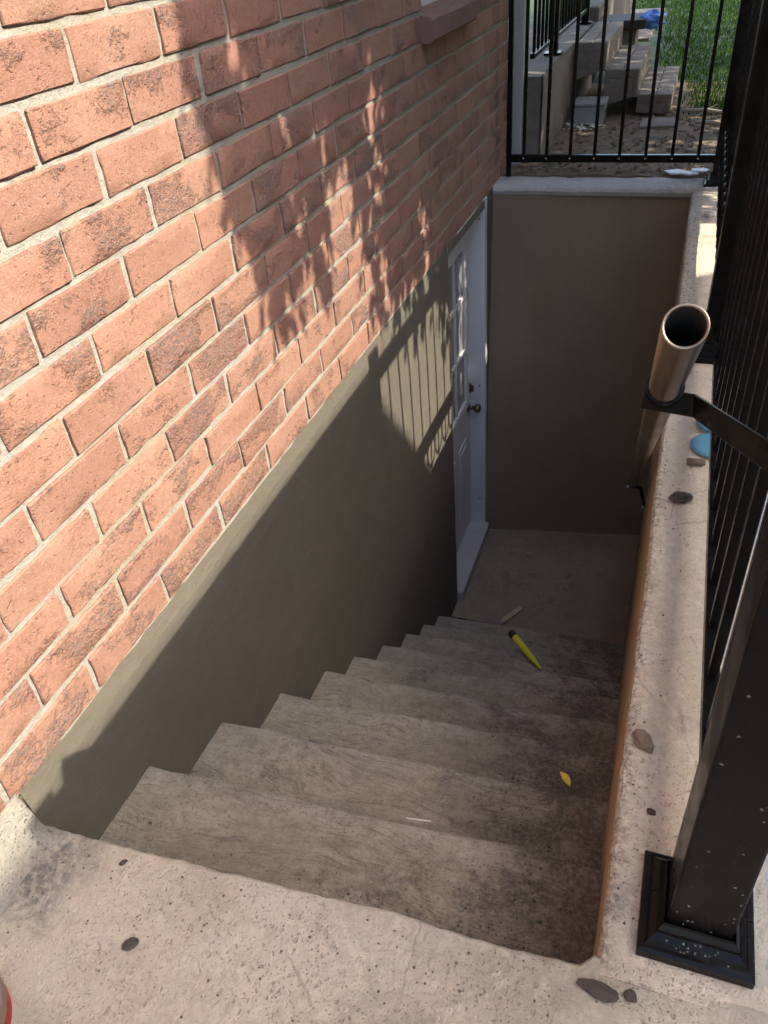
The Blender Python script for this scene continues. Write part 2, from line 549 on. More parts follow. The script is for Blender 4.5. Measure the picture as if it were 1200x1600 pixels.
# ------------------------------------------------------------------ house wall
house = thing('brick_house', 'red brick house wall above a grey parged foundation with basement door', 'house')
PITCH_Z, PITCH_Y, BH, BL = 0.0893, 0.2585, 0.0755, 0.2465
WIN = (2.56, 3.20, 0.885, 1.75)
Y_END = 4.03


def brick_variant(k, L=BL):
    rr = random.Random(100 + k)
    US = [0, .009, .12, .25, .40, .60, .75, .88, .991, 1]
    VS = [0, .03, .35, .65, .97, 1]
    nu, nv = 9, 5
    m = MB()
    sx, sz = rr.uniform(0, 50), rr.uniform(0, 50)

    def edge(t):
        return fb(sx + t * 5, k, sz, 1.7, 3)

    front = {}
    for i in range(nu + 1):
        for j in range(nv + 1):
            u, v = US[i], VS[j]
            y = (u - .5) * L
            z = (v - .5) * BH
            dx = fb(sx + u * 3, v * 1.6, sz, 2.0, 3) * 0.0016
            bx = min(u, 1 - u) * L
            bz = min(v, 1 - v) * BH
            if i in (0, nu):
                y += fb(sx + i, v * 3, k, 2.3) * 0.0036
                dx -= 0.0012 + abs(fb(v * 4, sx, k + i, 2.0)) * 0.0035
            if j in (0, nv):
                z += fb(u * 5, sx + j, k, 2.3) * 0.0034
                dx -= 0.0012 + abs(fb(u * 6, sz, k + j, 2.0)) * 0.0035
            if i in (0, nu) and j in (0, nv):
                y *= 0.993
                z *= 0.975
            front[i, j] = len(m.v)
            m.v.append((0.002 + dx, y, z))
    for i in range(nu):
        for j in range(nv):
            m.f.append((front[i, j], front[i + 1, j], front[i + 1, j + 1], front[i, j + 1]))
    ring = [(i, 0) for i in range(nu)] + [(nu, j) for j in range(nv)] + [(i, nv) for i in range(nu, 0, -1)] + [(0, j) for j in range(nv, 0, -1)]
    back = []
    for (i, j) in ring:
        x, y, z = m.v[front[i, j]]
        back.append(len(m.v))
        m.v.append((-0.05, y, z))
    n = len(ring)
    for a in range(n):
        b = (a + 1) % n
        m.f.append((front[ring[b]], front[ring[a]], back[a], back[b]))
    me = m.mesh('brick', BRICK, smooth=True, sharp=32)
    return me


variants = [brick_variant(k) for k in range(14)]
cnt = 0
rest = MB()
for n in range(0, 30):
    z = 0.007 + PITCH_Z * n + BH / 2
    off = (0.239 if n % 2 == 0 else 0.116) + 0.0036 * n
    for k in range(-16, 20):
        y0 = off + k * PITCH_Y + (PITCH_Y - BL) / 2
        y1 = y0 + BL
        if y0 > Y_END - 0.04 or y1 < -3.5:
            continue
        y1c = min(y1, Y_END)
        segs = [(y0, y1c)]
        if z + BH / 2 > WIN[2] and z - BH / 2 < WIN[3] and y1c > WIN[0] and y0 < WIN[1]:
            segs = []
            if y0 < WIN[0] - .03: segs.append((y0, WIN[0] - .01))
            if y1c > WIN[1] + .03: segs.append((WIN[1] + .01, y1c))
        for (a, b) in segs:
            if n < 16 and b > 0.0 - 0.10 and not (n > 12 and a < 0.5):
                me = R.choice(variants)
                o = link('brick', me, house, (R.gauss(0, .0011), (a + b) / 2 + R.gauss(0, .0018), z + R.gauss(0, .0014)))
                o.scale = (1, (b - a) / BL * R.uniform(0.992, 1.006), R.uniform(0.985, 1.015))
                o.rotation_euler = (R.gauss(0, .006), R.gauss(0, .006), R.gauss(0, .004))
                if R.random() < .5:
                    o.rotation_euler.x += math.pi
                cnt += 1
            else:
                rest.box(-.05, 0.002, a, b, z - BH / 2, z + BH / 2)
up = rest.build('upper_brickwork', BRICK, house)
up['kind'] = 'stuff'
print('bricks', cnt)
# mortar bed behind the brick faces (recessed joints), left open at the window
MX = -0.0034


def mort(y0, y1, z0, z1):
    m = MB()
    nu, nv = max(2, int((y1 - y0) / .03)), max(2, int((z1 - z0) / .022))
    m.grid(lambda u, v: (MX + fb(y0 + u * (y1 - y0), z0 + v * (z1 - z0), 3, 28, 2) * .0022, y0 + u * (y1 - y0), z0 + v * (z1 - z0)), nu, nv)
    return m


mm = MB()
for a in ((-3.5, WIN[0], -0.004, 2.7), (WIN[0], WIN[1], -0.004, WIN[2]), (WIN[0], WIN[1], WIN[3], 2.7), (WIN[1], Y_END - .006, -0.004, 2.7)):
    q = mort(*a)
    mm.add(q.v, q.f)
mm.build('mortar', MORTAR, house, smooth=True)
# the body of the house behind: return wall, upper storey and roof slab
hb = MB()
hb.box(-6, -0.056, -3.5, 2.50, 0.0, 5.2)
hb.box(-6, -0.056, 3.26, Y_END - .01, 0.0, 5.2)
hb.box(-6, -0.056, 2.50, 3.26, 0.0, WIN[2] - .1)
hb.box(-6, -0.056, 2.50, 3.26, WIN[3] + .05, 5.2)
hb.box(-6, -0.30, 2.50, 3.26, WIN[2] - .1, WIN[3] + .05)
hb.box(-0.05, 0.0, -3.5, Y_END, 2.72, 5.2)
hb.build('wall', SILLB, house)
MB().box(-6, 0.28, -3.8, Y_END + .3, 5.2, 5.32).build('roof', WOODF, house)
# window above the sill
win = MB()
fy0, fy1, fz0, fz1 = WIN
for (a, b, c, d) in ((fy0, fy0 + .05, fz0, fz1), (fy1 - .05, fy1, fz0, fz1), (fy0 + .05, fy1 - .05, fz0, fz0 + .05), (fy0 + .05, fy1 - .05, fz1 - .05, fz1)):
    win.box(-.13, -.06, a, b, c, d)
wf = win.build('window', DOORP, house, bevel=.003)
MB().box(-.10, -.09, fy0 + .05, fy1 - .05, fz0 + .05, fz1 - .05).build('pane', PANE, wf)
rv = MB()
rv.box(-.13, -.005, fy0 - .012, fy0, fz0, fz1)
rv.box(-.13, -.005, fy1, fy1 + .012, fz0, fz1)
rv.build('window_reveal', SILLB, house)
sl = MB()
ny = 14
for i in range(ny + 1):
    y = 2.535 + (3.185 - 2.535) * i / ny
    j = fb(y, 1, 2, 9) * .004
    for (x, z) in ((-.06, .800), (.038 + j, .800 + j), (.045 + j, .808), (.045 - j, .868 + j), (.036, .878), (-.06, .892)):
        sl.v.append((x, y, z))
for i in range(ny):
    for k in range(6):
        a = i * 6 + k
        b = i * 6 + (k + 1) % 6
        sl.f.append((a, b, b + 6, a + 6))
sl.f.append((5, 4, 3, 2, 1, 0))
sl.f.append(tuple(ny * 6 + k for k in range(6)))
sl.build('window_sill', SILLB, house)

# parged foundation, opening for the door between y 2.80 and 3.50
DY0, DY1, DZT, DZB = 2.80, 3.50, -0.045, -2.065


def parge(y0, y1, z0, z1, lip=True):
    m = MB()
    nu, nv = max(2, int((y1 - y0) / .05)), max(3, int((z1 - z0) / .05))

    def fn(u, v):
        y, z = y0 + u * (y1 - y0), z0 + v * (z1 - z0)
        x = 0.001 + fb(y, z, 8, 2.2, 3) * .004
        if lip and v > .999:
            x -= .006
            z += fb(y, 5, 1, 20, 2) * .003
        return (x, y, z)
    m.grid(fn, nu, nv)
    return m


pf = MB()
for a in ((0.006, DY0, -2.3, 0.004), (DY0, DY1, DZT, 0.004), (DY1 + .045, 3.8, -2.3, 0.004)):
    q = parge(*a)
    pf.add(q.v, q.f)
pf.box(-.30, -.004, DY0 - .06, DY0 - 0.001, -2.3, -0.01)
pf.box(-.30, -.004, -.3, DY0 - .062, -2.3, -0.01)
pf.box(-.30, -.004, DY0 - 0.001, DY1 + .045, DZT + .046, -.006)
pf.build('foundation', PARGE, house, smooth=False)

# basement door
jf = MB()
jf.box(-.16, 0.004, DY1, DY1 + .045, DZB - .08, DZT + .045)
jf.box(-.16, -0.002, DY0, DY1, DZT, DZT + .045)
jf.box(-.16, -.01, DY0 - .0, DY0 + .03, DZB, DZT)
jf.box(-.16, -.088, DY1 - .022, DY1, DZB, DZT)
fr = jf.build('door_frame', DOORP, house, bevel=.002)
ns = MB()
for z in (-.10, -1.06, -1.88):
    ns.lathe([(.006, -.0015), (.006, .001)], (-.03, DY1 - .001, z), 8, 'y')
ns.build('screw', BRASS, fr)
door = MB()
LX = -.088
door.box(LX - .04, LX, DY0 + .03, DY1 - .022, DZB + .012, DZT - .004)
# raised panels below the light
for (a, b, c, d) in ((DY0 + .12, DY0 + .32, -1.97, -1.35), (DY0 + .40, DY1 - .12, -1.97, -1.35)):
    door.box(LX + .0005, LX + .007, a, b, c, d)
    door.box(LX + .0072, LX + .012, a + .035, b - .035, c + .035, d - .035)
dr = door.build('door', DOORP, house, bevel=.002)
lf = MB()
ly0, ly1, lz0, lz1 = DY0 + .13, 3.405, -1.135, -.15
for (a, b, c, d) in ((ly0, ly0 + .05, lz0, lz1), (ly1 - .05, ly1, lz0, lz1), (ly0 + .05, ly1 - .05, lz0, lz0 + .05), (ly0 + .05, ly1 - .05, lz1 - .05, lz1)):
    lf.box(LX + .001, LX + .02, a, b, c, d)
lf.build('light_frame', DOORP, dr, bevel=.004)
mn = MB()
my = (ly0 + ly1) / 2
mn.box(LX + .002, LX + .014, my - .011, my + .011, lz0 + .05, lz1 - .05)
for z in (-.46, -.77):
    mn.box(LX + .0025, LX + .0145, ly0 + .05, my - .011, z - .011, z + .011)
    mn.box(LX + .0025, LX + .0145, my + .011, ly1 - .05, z - .011, z + .011)
mn.build('muntin', DOORP, dr)
for (a, b) in ((ly0 + .05, my - .011), (my + .011, ly1 - .05)):
    for (c, d) in ((lz0 + .05, -.781), (-.759, -.471), (-.449, lz1 - .05)):
        MB().box(LX + .001, LX + .005, a, b, c, d).build('pane', PANE, dr)
kb = MB()
kb.lathe([(.030, 0), (.030, .006), (.012, .010), (.011, .035), (.022, .042), (.028, .055), (.026, .068), (.014, .076)], (LX, 3.452, -1.185), 18, 'x')
kb.build('knob', BRASS, dr, smooth=True)
dbt = MB()
dbt.lathe([(.029, 0), (.028, .016), (.024, .020)], (LX, 3.452, -1.055), 18, 'x')
dbt.box(LX + .020, LX + .034, 3.446, 3.458, -1.074, -1.036)
dbt.build('deadbolt', BRASS, dr)
th = MB()
th.box(-.12, .035, DY0 + .0, DY1 - .001, -2.17, DZB)
th.build('door_threshold', simple('threshold_stone', (0.40, 0.37, 0.35), 0.7, 0.3, .15, 20, .3), house, bevel=.005)
# downspout at the far corner
dn = MB()
dn.box(.012, .072, 4.06, 4.125, .02, 4.9)
for z in (.9, 2.6):
    dn.box(.008, .078, 4.055, 4.13, z, z + .03)
tag(dn.build('downspout', simple('grey_downspout', (.40, .38, .36), .45, .4, .1, 6), bevel=.004),
    'pale grey square downspout at the far corner of the brick wall', 'downspout')

# ------------------------------------------------------------------ stairwell: landing, steps, floor, walls
WX = 0.976


def ztilt(x):
    return -0.10 * max(0.0, 1 - x / .97)


def land_edge(x):
    return 0.012 + fb(x, 2.2, 0, 4.0, 3) * .007 + fb(x, 9, 0, 38, 2) * .0028


lm = MB()
nx = 150
rows = [-3.2, -2.0, -1.2, -.8, -.55, -.45] + [-.40 + i * .016 for i in range(26)]
prof = [(y, 0.0) for y in rows]
idx = []
for i in range(nx + 1):
    x = -0.004 + i / nx * (2.32 + .004)
    e = land_edge(x) if x < WX - .01 else .030
    z = ztilt(x) - (.0008 if x > WX - .01 else 0)
    col = []
    ys = [r for r in rows if r < e - .02]
    ys = rows[:-1]
    sub = [(y + (e if y > -.5 else 0) * ((y + .5) / .5 if y > -.5 else 0), z + fb(x, y, 4, 9, 3) * .0025 + fb(x, y, 1, 45, 2) * .0010) for y in ys]
    sub += [(e - .006, z - .001), (e - .001, z - .006 + fb(x, 3, 3, 60, 2) * .003), (e, z - .02), (e - .006 + fb(x, 7, 2, 12, 2) * .004, z - .07), (e - .004, z - .42)]
    for (y, zz) in sub:
        lm.v.append((x, y, zz))
nr = len(sub)
for i in range(nx):
    for j in range(nr - 1):
        a = i * nr + j
        lm.f.append((a, a + nr, a + nr + 1, a + 1))
tag(lm.build('landing', LAND, smooth=True, sharp=38), kind='structure')
# mortar fillet between the bricks and the landing, with the crack where the parging starts
fl = MB()
prf = [(.002, .012), (.007, -.004), (.014, -.035), (.022, -.066), (.036, -.088), (.056, -.098)]
nn = 60
for i in range(nn + 1):
    y = -1.2 + 1.2 * (i / nn)
    for k, (x, z) in enumerate(prf):
        w = fb(y, k, 2, 14, 3) * .007 * (0.3 if k == 0 else 1)
        yy = y
        if i == nn:
            yy = -.003 + fb(k * 3, 2, 9, 3, 2) * .006
        fl.v.append((x + abs(w) * .6, yy, z + w * .7 - (.004 if k == len(prf) - 1 else 0)))
for k, (x, z) in enumerate(prf):
    fl.v.append((x - .03, fl.v[nn * len(prf) + k][1], z - .03))
for i in range(nn + 1):
    for k in range(len(prf) - 1):
        a = i * len(prf) + k
        fl.f.append((a, a + len(prf), a + len(prf) + 1, a + 1))
tag(fl.build('mortar_fillet', mat_concrete('fillet_mortar', (.27, .245, .20), (.34, .31, .255), (.15, .13, .10), .6), None, smooth=True), 'rough sloped mortar fillet where the bricks meet the landing', 'mortar fillet')

steps = thing('concrete_stairs', 'brushed concrete basement stairs going down beside the brick wall', 'stairs')
NY = [0.285, 0.55, 0.83, 1.11, 1.355, 1.625, 1.925, 2.165, 2.42, 2.72]
NZ = [-0.298, -0.471, -0.684, -0.90, -1.075, -1.30, -1.525, -1.71, -1.89, -2.135]
py = 0.0
for k in range(9):
    y0 = (NY[k - 1] if k else 0.0) - .03
    y1, z, zb = NY[k], NZ[k], NZ[k + 1]
    m = MB()
    nx = 64
    rows = None
    for i in range(nx + 1):
        x = 0.001 + i / nx * (WX + .012)
        wav = fb(x, k * 3.3, 1, 2.6, 3) * .010 + fb(x, k * 7.1, 4, 14, 2) * .0035
        e = y1 + wav + .040 * x
        sag = fb(x, k * 5.0, 9, 3.0, 2) * .006
        lst = []
        nt = 14
        for j in range(nt + 1):
            t = j / nt
            y = y0 + (e - .014 - y0) * t
            lst.append((y, z + sag * t + .012 * (1 - t) + fb(x * 1.0, y * 3, k, 7, 3) * .0035))
        zt = z + sag
        ch = max(0, fb(x, k, 6, 9, 2)) * .010
        lst += [(e - .006, zt - .002 - ch * .3), (e - .001, zt - .008 - ch), (e, zt - .020 - ch), (e - .004, zt - .06), (e - .012 + fb(x, 1, k, 6, 2) * .006, zb - .03)]
        rows = len(lst)
        m.v += [(x, y, zz) for (y, zz) in lst]
    for i in range(nx):
        for j in range(rows - 1):
            a = i * rows + j
            m.f.append((a, a + rows, a + rows + 1, a + 1))
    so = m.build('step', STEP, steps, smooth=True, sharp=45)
    at = so.data.attributes.new('shade_wear', 'FLOAT', 'POINT')  # back-to-nosing position for the painted shade and worn edge
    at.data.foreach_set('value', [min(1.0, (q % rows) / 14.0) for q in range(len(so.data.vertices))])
fm = MB()
fm.grid(lambda u, v: (0.0 + u * 1.0, 2.66 + v * 1.1, -2.135 + fb(u, v * 1.1, 2, 5, 3) * .005), 24, 24)
tag(fm.build('stairwell_floor', mat_concrete('floor_concrete', (.26, .20, .14), (.33, .255, .18), (.10, .078, .055), .5, (.22, .16, .11)), smooth=True), kind='structure')

wall = thing('stairwell_wall', 'low concrete kerb wall around the stairwell carrying the black fence', 'wall')
km = MB()
ny = 300
for i in range(ny + 1):
    y = 0.004 + (3.70 - 0.004) * i / ny
    j = fb(y, 1, 1, 5, 3) * .005 + fb(y, 4, 1, 40, 2) * .0035
    top = fb(y, 3, 3, 3, 3) * .003
    pr = [(WX + .003, -2.3), (WX + .002 + fb(y, 2, 7, 2, 2) * .004, -1.2), (WX + fb(y, 6, 2, 3, 2) * .004, -.30), (WX - .001, -.06), (WX + .001 + j * .4, -.022),
          (WX + .003 + j, -.007 + j * .5), (WX + .009 + j * 1.4, -.001 + top)]
    for q in range(1, 15):
        x = WX + .016 + q / 14 * .20
        pr.append((x, top + fb(x, y, 2, 16, 3) * .0018 + fb(x, y, 5, 50, 2) * .0009))
    pr += [(WX + .222, -.008), (WX + .224, -.12)]
    km.v += [(x, y, z) for (x, z) in pr]
n = len(pr)
for i in range(ny):
    for k in range(n - 1):
        a = i * n + k
        km.f.append((a, a + 1, a + n + 1, a + n))
sw = km.build('side_wall', KERB, wall, smooth=True, sharp=30)
# the inner face is parged in warm brown mortar
sw.data.materials.append(simple('brown_parging', (.33, .235, .15), .9, .2, .12, 6, .3))
sw.data.polygons.foreach_set('material_index', [1 if k < 4 else 0 for i in range(ny) for k in range(len(pr) - 1)])
em = MB()


def endw(u, v):
    x = 0.0 + u * (WX + .004)
    z = -2.3 + v * 2.3
    yb = 3.505 + .165 * u
    yt = 3.685 + .02 * u
    y = yb + (yt - yb) * v
    if v > .999:
        z -= .006
    return (x, y + fb(x, z, 4, 3, 3) * .003, z)


em.grid(endw, 40, 60)
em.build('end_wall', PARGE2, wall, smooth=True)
cm = MB()
nc = 70
for i in range(nc + 1):
    x = 0.003 + 1.19 * i / nc
    f0 = 3.672 + fb(x, 1, 8, 9, 3) * .005 + (.015 if x > WX else 0)
    b0 = 3.865 + fb(x, 5, 8, 4, 3) * .012
    hh = .012
    pr = [(f0 + .01, -.03), (f0, -.008 + fb(x, 3, 2, 14, 3) * .007), (f0 + .004, hh - .006), (f0 + .014, hh)]
    pr += [(f0 + .014 + (b0 - f0 - .02) * q / 6, hh + fb(x, q * .1, 2, 12, 3) * .004) for q in range(1, 7)] + [(b0 + .01, -.02), (b0 + .01, -.3)]
    cm.v += [(x, y, z) for (y, z) in pr]
n = len(pr)
for i in range(nc):
    for k in range(n - 1):
        a = i * n + k
        cm.f.append((a, a + n, a + n + 1, a + 1))
cm.build('coping', COPE, wall, smooth=True, sharp=35)

# ------------------------------------------------------------------ ground
pm = MB()
pm.grid(lambda u, v: (1.19 + u * 1.13, 0.01 + v * 3.86, -.008 + fb(u * 1.1, v * 3.8, 6, 4, 3) * .002), 20, 60)
tag(pm.build('side_path', PATH, smooth=True), kind='structure')
gm = MB()


def gz(x, y):
    return .022 + fb(x, y, 1, 1.6, 4) * .012 + fb(x, y, 7, 9, 3) * .006


gm.grid(lambda u, v: (-3 + u * 8, 3.86 + v * 2.6, gz(-3 + u * 8, 3.86 + v * 2.6)), 160, 60)
tag(gm.build('garden_soil', DIRT, smooth=True), kind='structure')
g2 = MB()
g2.add([(-60, 6.44, .02), (60, 6.44, .02), (60, 70, .02), (-60, 70, .02)], [(0, 1, 2, 3)])
g2.add([(2.31, -60, -.02), (60, -60, -.02), (60, 6.45, .0), (4.9, 6.45, .0), (4.9, 3.86, 0), (2.31, 3.86, 0)], [(0, 1, 2, 3, 4, 5)])
g2.add([(-60, -60, -.02), (2.31, -60, -.02), (2.31, -3.19, -.02), (-60, -3.19, -.02)], [(0, 1, 2, 3)])
g2.build('ground', LAWN)
tag(bpy.data.objects['ground'], kind='structure')


# lawn edge and blades
def lawn_left(y):
    return .90 - .02 * (y - 5.2) if y < 6.5 else .62 - .03 * (y - 6.5)


gr = MB()
for _ in range(60000):
    y = 5.05 + (R.random() ** 1.4) * 8
    x = R.uniform(.0, 3.2)
    if x < lawn_left(y) + R.gauss(0, .05) and not (y > 11.2 and x > -.2):
        continue
    if y < 5.25 + R.gauss(0, .1) + max(0, (x - 1.2)) * -.2:
        continue
    h = R.uniform(.018, .045)
    a = R.uniform(0, 6.28)
    w = R.uniform(.003, .006)
    t = R.uniform(0, 6.28)
    l = R.uniform(0, .04)
    z = gz(x, y) if y < 6.44 else .02
    gr.add([(x - w * math.cos(a), y - w * math.sin(a), z - .004), (x + w * math.cos(a), y + w * math.sin(a), z - .004), (x + l * math.cos(t), y + l * math.sin(t), z + h)], [(0, 1, 2)])
tag(gr.build('grass', BLADE), kind='stuff')

# leaf litter and clods on the soil
ll = MB()
for _ in range(1500):
    x, y = R.uniform(.05, 1.3), 3.9 + R.random() ** 1.3 * 1.5
    z = gz(x, y) + R.uniform(.002, .012)
    a, s_ = R.uniform(0, 6.28), R.uniform(.006, .024)
    u = Vector((math.cos(a), math.sin(a), R.uniform(-.3, .3))) * s_
    v = Vector((-math.sin(a), math.cos(a), R.uniform(-.4, .4))) * s_ * R.uniform(.25, .5)
    p = Vector((x, y, z))
    ll.add([p - u, p + v, p + u, p - v], [(0, 1, 2, 3)])
tag(ll.build('leaf_litter', simple('dry_litter', (.17, .13, .085), .8, .2, .5, 3)), kind='stuff')
cl = MB()
for _ in range(420):
    x, y = R.uniform(.05, 1.35), 3.9 + R.random() ** 1.2 * 1.5
    r = R.uniform(.004, .017)
    c = Vector((x, y, gz(x, y) + r * .3))
    vs = []
    for d in ((1, 0, 0), (-1, 0, 0), (0, 1, 0), (0, -1, 0), (0, 0, 1), (0, 0, -1)):
        vs.append(c + Vector(d) * r * R.uniform(.6, 1.2))
    cl.add(vs, [(0, 2, 4), (2, 1, 4), (1, 3, 4), (3, 0, 4), (2, 0, 5), (1, 2, 5), (3, 1, 5), (0, 3, 5)])
tag(cl.build('soil_clods', DIRT), kind='stuff')

# ------------------------------------------------------------------ metal fence along the kerb
FX = 1.100
fence = thing('metal_fence', 'black metal picket fence with thick posts along the right kerb', 'fence')
H = 0.945


def post(parent, x, y, w=.084, base=True, z0=0.0, h=H + .012, cap=True):
    p = MB().box(x - w / 2, x + w / 2, y - w / 2, y + w / 2, z0, z0 + h).build('post', METAL, parent, bevel=.004, seg=2)
    c = MB()
    q = w / 2 + .006
    prof = [(q, 0), (q, .014), (q - .008, .022), (q - .02, .034), (.004, .046)]
    for (r, hh) in prof:
        c.v += [(x - r, y - r, z0 + h + hh + .0005), (x + r, y - r, z0 + h + hh + .0005), (x + r, y + r, z0 + h + hh + .0005), (x - r, y + r, z0 + h + hh + .0005)]
    for i in range(len(prof) - 1):
        for k in range(4):
            a = i * 4
            c.f.append((a + k, a + (k + 1) % 4, a + 4 + (k + 1) % 4, a + 4 + k))
    c.f.append((3, 2, 1, 0))
    c.f.append(tuple((len(prof) - 1) * 4 + k for k in range(4)))
    if cap:
        c.build('post_cap', METAL, p)
    if base:
        # two half covers that meet in an uneven seam
        B = .0745
        pf_ = [(B, 0), (B, .016), (B - .004, .020), (B - .009, .0205), (B - .013, .027), (B - .020, .033), (B - .022, .034), (B - .023, .040), (B - .028, .0475), (w / 2 + .0035, .052), (w / 2 + .003, .030)]
        for sgn in (-1, 1):
            b = MB()
            for i, (r, hh) in enumerate(pf_):
                ca = .006 + (.003 * math.sin(i * 1.9) + .002 * math.sin(i * 4.1)) + sgn * .0008
                path = [(-r, ca), (-r, sgn * r), (r, sgn * r), (r, ca)]
                for (dx, dy) in path:
                    b.v.append((x + dx, y + dy, z0 + hh + .001))
            for i in range(len(pf_) - 1):
                for k in range(3):
                    a = i * 4 + k
                    b.f.append((a, a + 1, a + 5, a + 4))
            b.build('base_cover', METAL, p)
    return p


P1 = post(fence, FX, .118, h=H, cap=False)
post(fence, FX, 1.925)
post(fence, FX, 3.790)


def rail(parent, name, p0, p1, w, h):
    """box rail between two points (along x or y), p = centre of section"""
    m = MB()
    if abs(p1[0] - p0[0]) > abs(p1[1] - p0[1]):
        m.box(p0[0], p1[0], p0[1] - w / 2, p0[1] + w / 2, p0[2] - h / 2, p0[2] + h / 2)
    else:
        m.box(p0[0] - w / 2, p0[0] + w / 2, p0[1], p1[1], p0[2] - h / 2, p0[2] + h / 2)
    return m.build(name, METAL, parent, bevel=.002)


pk = None


def picket(parent, x, y, z0, z1, w=.016):
    m = MB().box(-w / 2, w / 2, -w / 2, w / 2, 0, 1)
    global pk
    if pk is None:
        pk = m.mesh('picket', METAL, bevel=.0015)
    o = link('picket', pk, parent, (x, y, z0))
    o.scale = (1, 1, z1 - z0)
    return o


for (a, b, fancy) in ((.160, 1.883, False), (1.967, 3.748, True)):
    rail(fence, 'top_rail', (FX, a, H - .024), (FX, b, H - .024), .045, .048)
    rail(fence, 'bottom_rail', (FX, a, .0945), (FX, b, .0945), .026, .028)
    y = .243 if not fancy else 2.06
    while y < b - .05:
        picket(fence, FX, y, .109, H - .0485)
        y += .1193
    if fancy:
        rail(fence, 'middle_rail', (FX + .0165, a, .318), (FX + .0165, b, .318), .016, .088)
        y = 2.06
        while y < b - .05:
            r = MB()
            pts = [(FX - .0160, y + .056 * math.cos(t * math.pi / 12), .1985 + .075 * math.sin(t * math.pi / 12)) for t in range(25)]
            r.tube(pts, .0075, 6, caps=False)
            r.build('ring', METAL, fence, smooth=True)
            y += .1193
# rain drops left on the near post and its base
dp = MB()
rd = random.Random(5)


def drop(c, nrm, r, k=1.0):
    nrm = Vector(nrm)
    a = Vector((1, 0, 0)) if abs(nrm.x) < .8 else Vector((0, 1, 0))
    b = nrm.cross(a)
    o = len(dp.v)
    rings = ((1, 0), (.9, .28), (.55, .48), (0.12, .55))
    for (s_, h) in rings:
        for t in range(8):
            an = t * math.pi / 4
            dp.v.append(tuple(Vector(c) + a * (r * s_ * math.cos(an)) + b * (r * s_ * math.sin(an) * k) + nrm * (r * h)))
    for i in range(3):
        for t in range(8):
            dp.f.append((o + i * 8 + t, o + i * 8 + (t + 1) % 8, o + i * 8 + 8 + (t + 1) % 8, o + i * 8 + 8 + t))
    dp.f.append(tuple(o + 24 + t for t in range(8)))


for _ in range(38):
    z = .055 + rd.random() ** 1.6 * .62
    drop((FX + rd.uniform(-.038, .038), .118 - .0423, z), (0, -1, 0), rd.uniform(.0009, .0027), rd.uniform(.6, 1.0))
for _ in range(22):
    drop((FX + rd.uniform(-.04, .04), .118 - rd.uniform(.047, .072), .0355 + rd.uniform(-.001, .002)), (0, -.5, .85), rd.uniform(.0008, .002))
gl = NT('water_drop')
gl.b.inputs['Transmission Weight'].default_value = .9
gl.fin((.9, .92, .95), .02, None, .5)
gl.b.inputs['IOR'].default_value = 1.33
d_ = dp.build('rain_drops', gl.m, P1, smooth=True)
d_['kind'] = 'stuff'

# fence across the far end
BY = 3.835
bf = thing('end_fence', 'black metal picket fence panel across the far end above the coping', 'fence')
x = .052
post_ = MB().box(.040, .064, BY - .012, BY + .012, .02, H).build('post', METAL, bf, bevel=.002)
rail(bf, 'top_rail', (.066, BY, H - .024), (FX - .02, BY, H - .024), .04, .044)
rail(bf, 'bottom_rail', (.066, BY, .110), (FX - .02, BY, .110), .026, .036)
for x in (.130, .248, .367, .488, .611, .737, .862, .983):
    picket(bf, x, BY, .1285, H - .0465, .0165)
    MB().lathe([(.0045, 0), (.004, -.002)], (x, BY - .0135, .112), 8, 'y').build('screw', STEEL, bf)

# ------------------------------------------------------------------ handrail pipe
hr = thing('handrail', 'dark steel pipe handrail sloping down the stairs with an open upper end', 'handrail')
A = Vector((.9605, .190, .853))
B_ = Vector((.902, 3.02, -1.29))
ax = (B_ - A).normalized()
PR = .0200
pipe = MB()
o = 0
n = 28
e1 = Vector((1, 0, 0))
e1 = (e1 - ax * e1.dot(ax)).normalized()
e2 = ax.cross(e1)
ringsp = [(A, PR), (A + ax * .0008, PR + .0006), (A + (B_ - A) * .25, PR), (A + (B_ - A) * .6, PR), (B_, PR), (B_, PR - .0022), (A + (B_ - A) * .4, PR - .0022), (A + ax * .001, PR - .0024)]
for (c, r) in ringsp:
    for k in range(n):
        t = 2 * math.pi * k / n
        pipe.v.append(tuple(c + (e1 * math.cos(t) + e2 * math.sin(t)) * r))
for i in range(len(ringsp)):
    for k in range(n):
        a, b = i * n, ((i + 1) % len(ringsp)) * n
        pipe.f.append((a + k, a + (k + 1) % n, b + (k + 1) % n, b + k))
pm_ = NT('pipe_brown')
pp = pm_.pos()
PIPE = pm_.fin(pm_.mix(pm_.noise(pp, 30, 4), (.22, .175, .13), (.27, .215, .16)), pm_.ramp(pm_.noise(pp, 9, 2), .3, .7, .34, .44), None, .5)
pm_.b.inputs['Metallic'].default_value = 1.0
po = pipe.build('pipe', PIPE, hr, smooth=True)
po.data.materials.append(simple('pipe_inside', (.03, .024, .02), .8, .2, .2, 40))
po.data.polygons.foreach_set('material_index', [1 if i // n in (5, 6) else 0 for i in range(len(po.data.polygons))])
po.data.polygons.foreach_set('use_smooth', [True] * len(po.data.polygons))


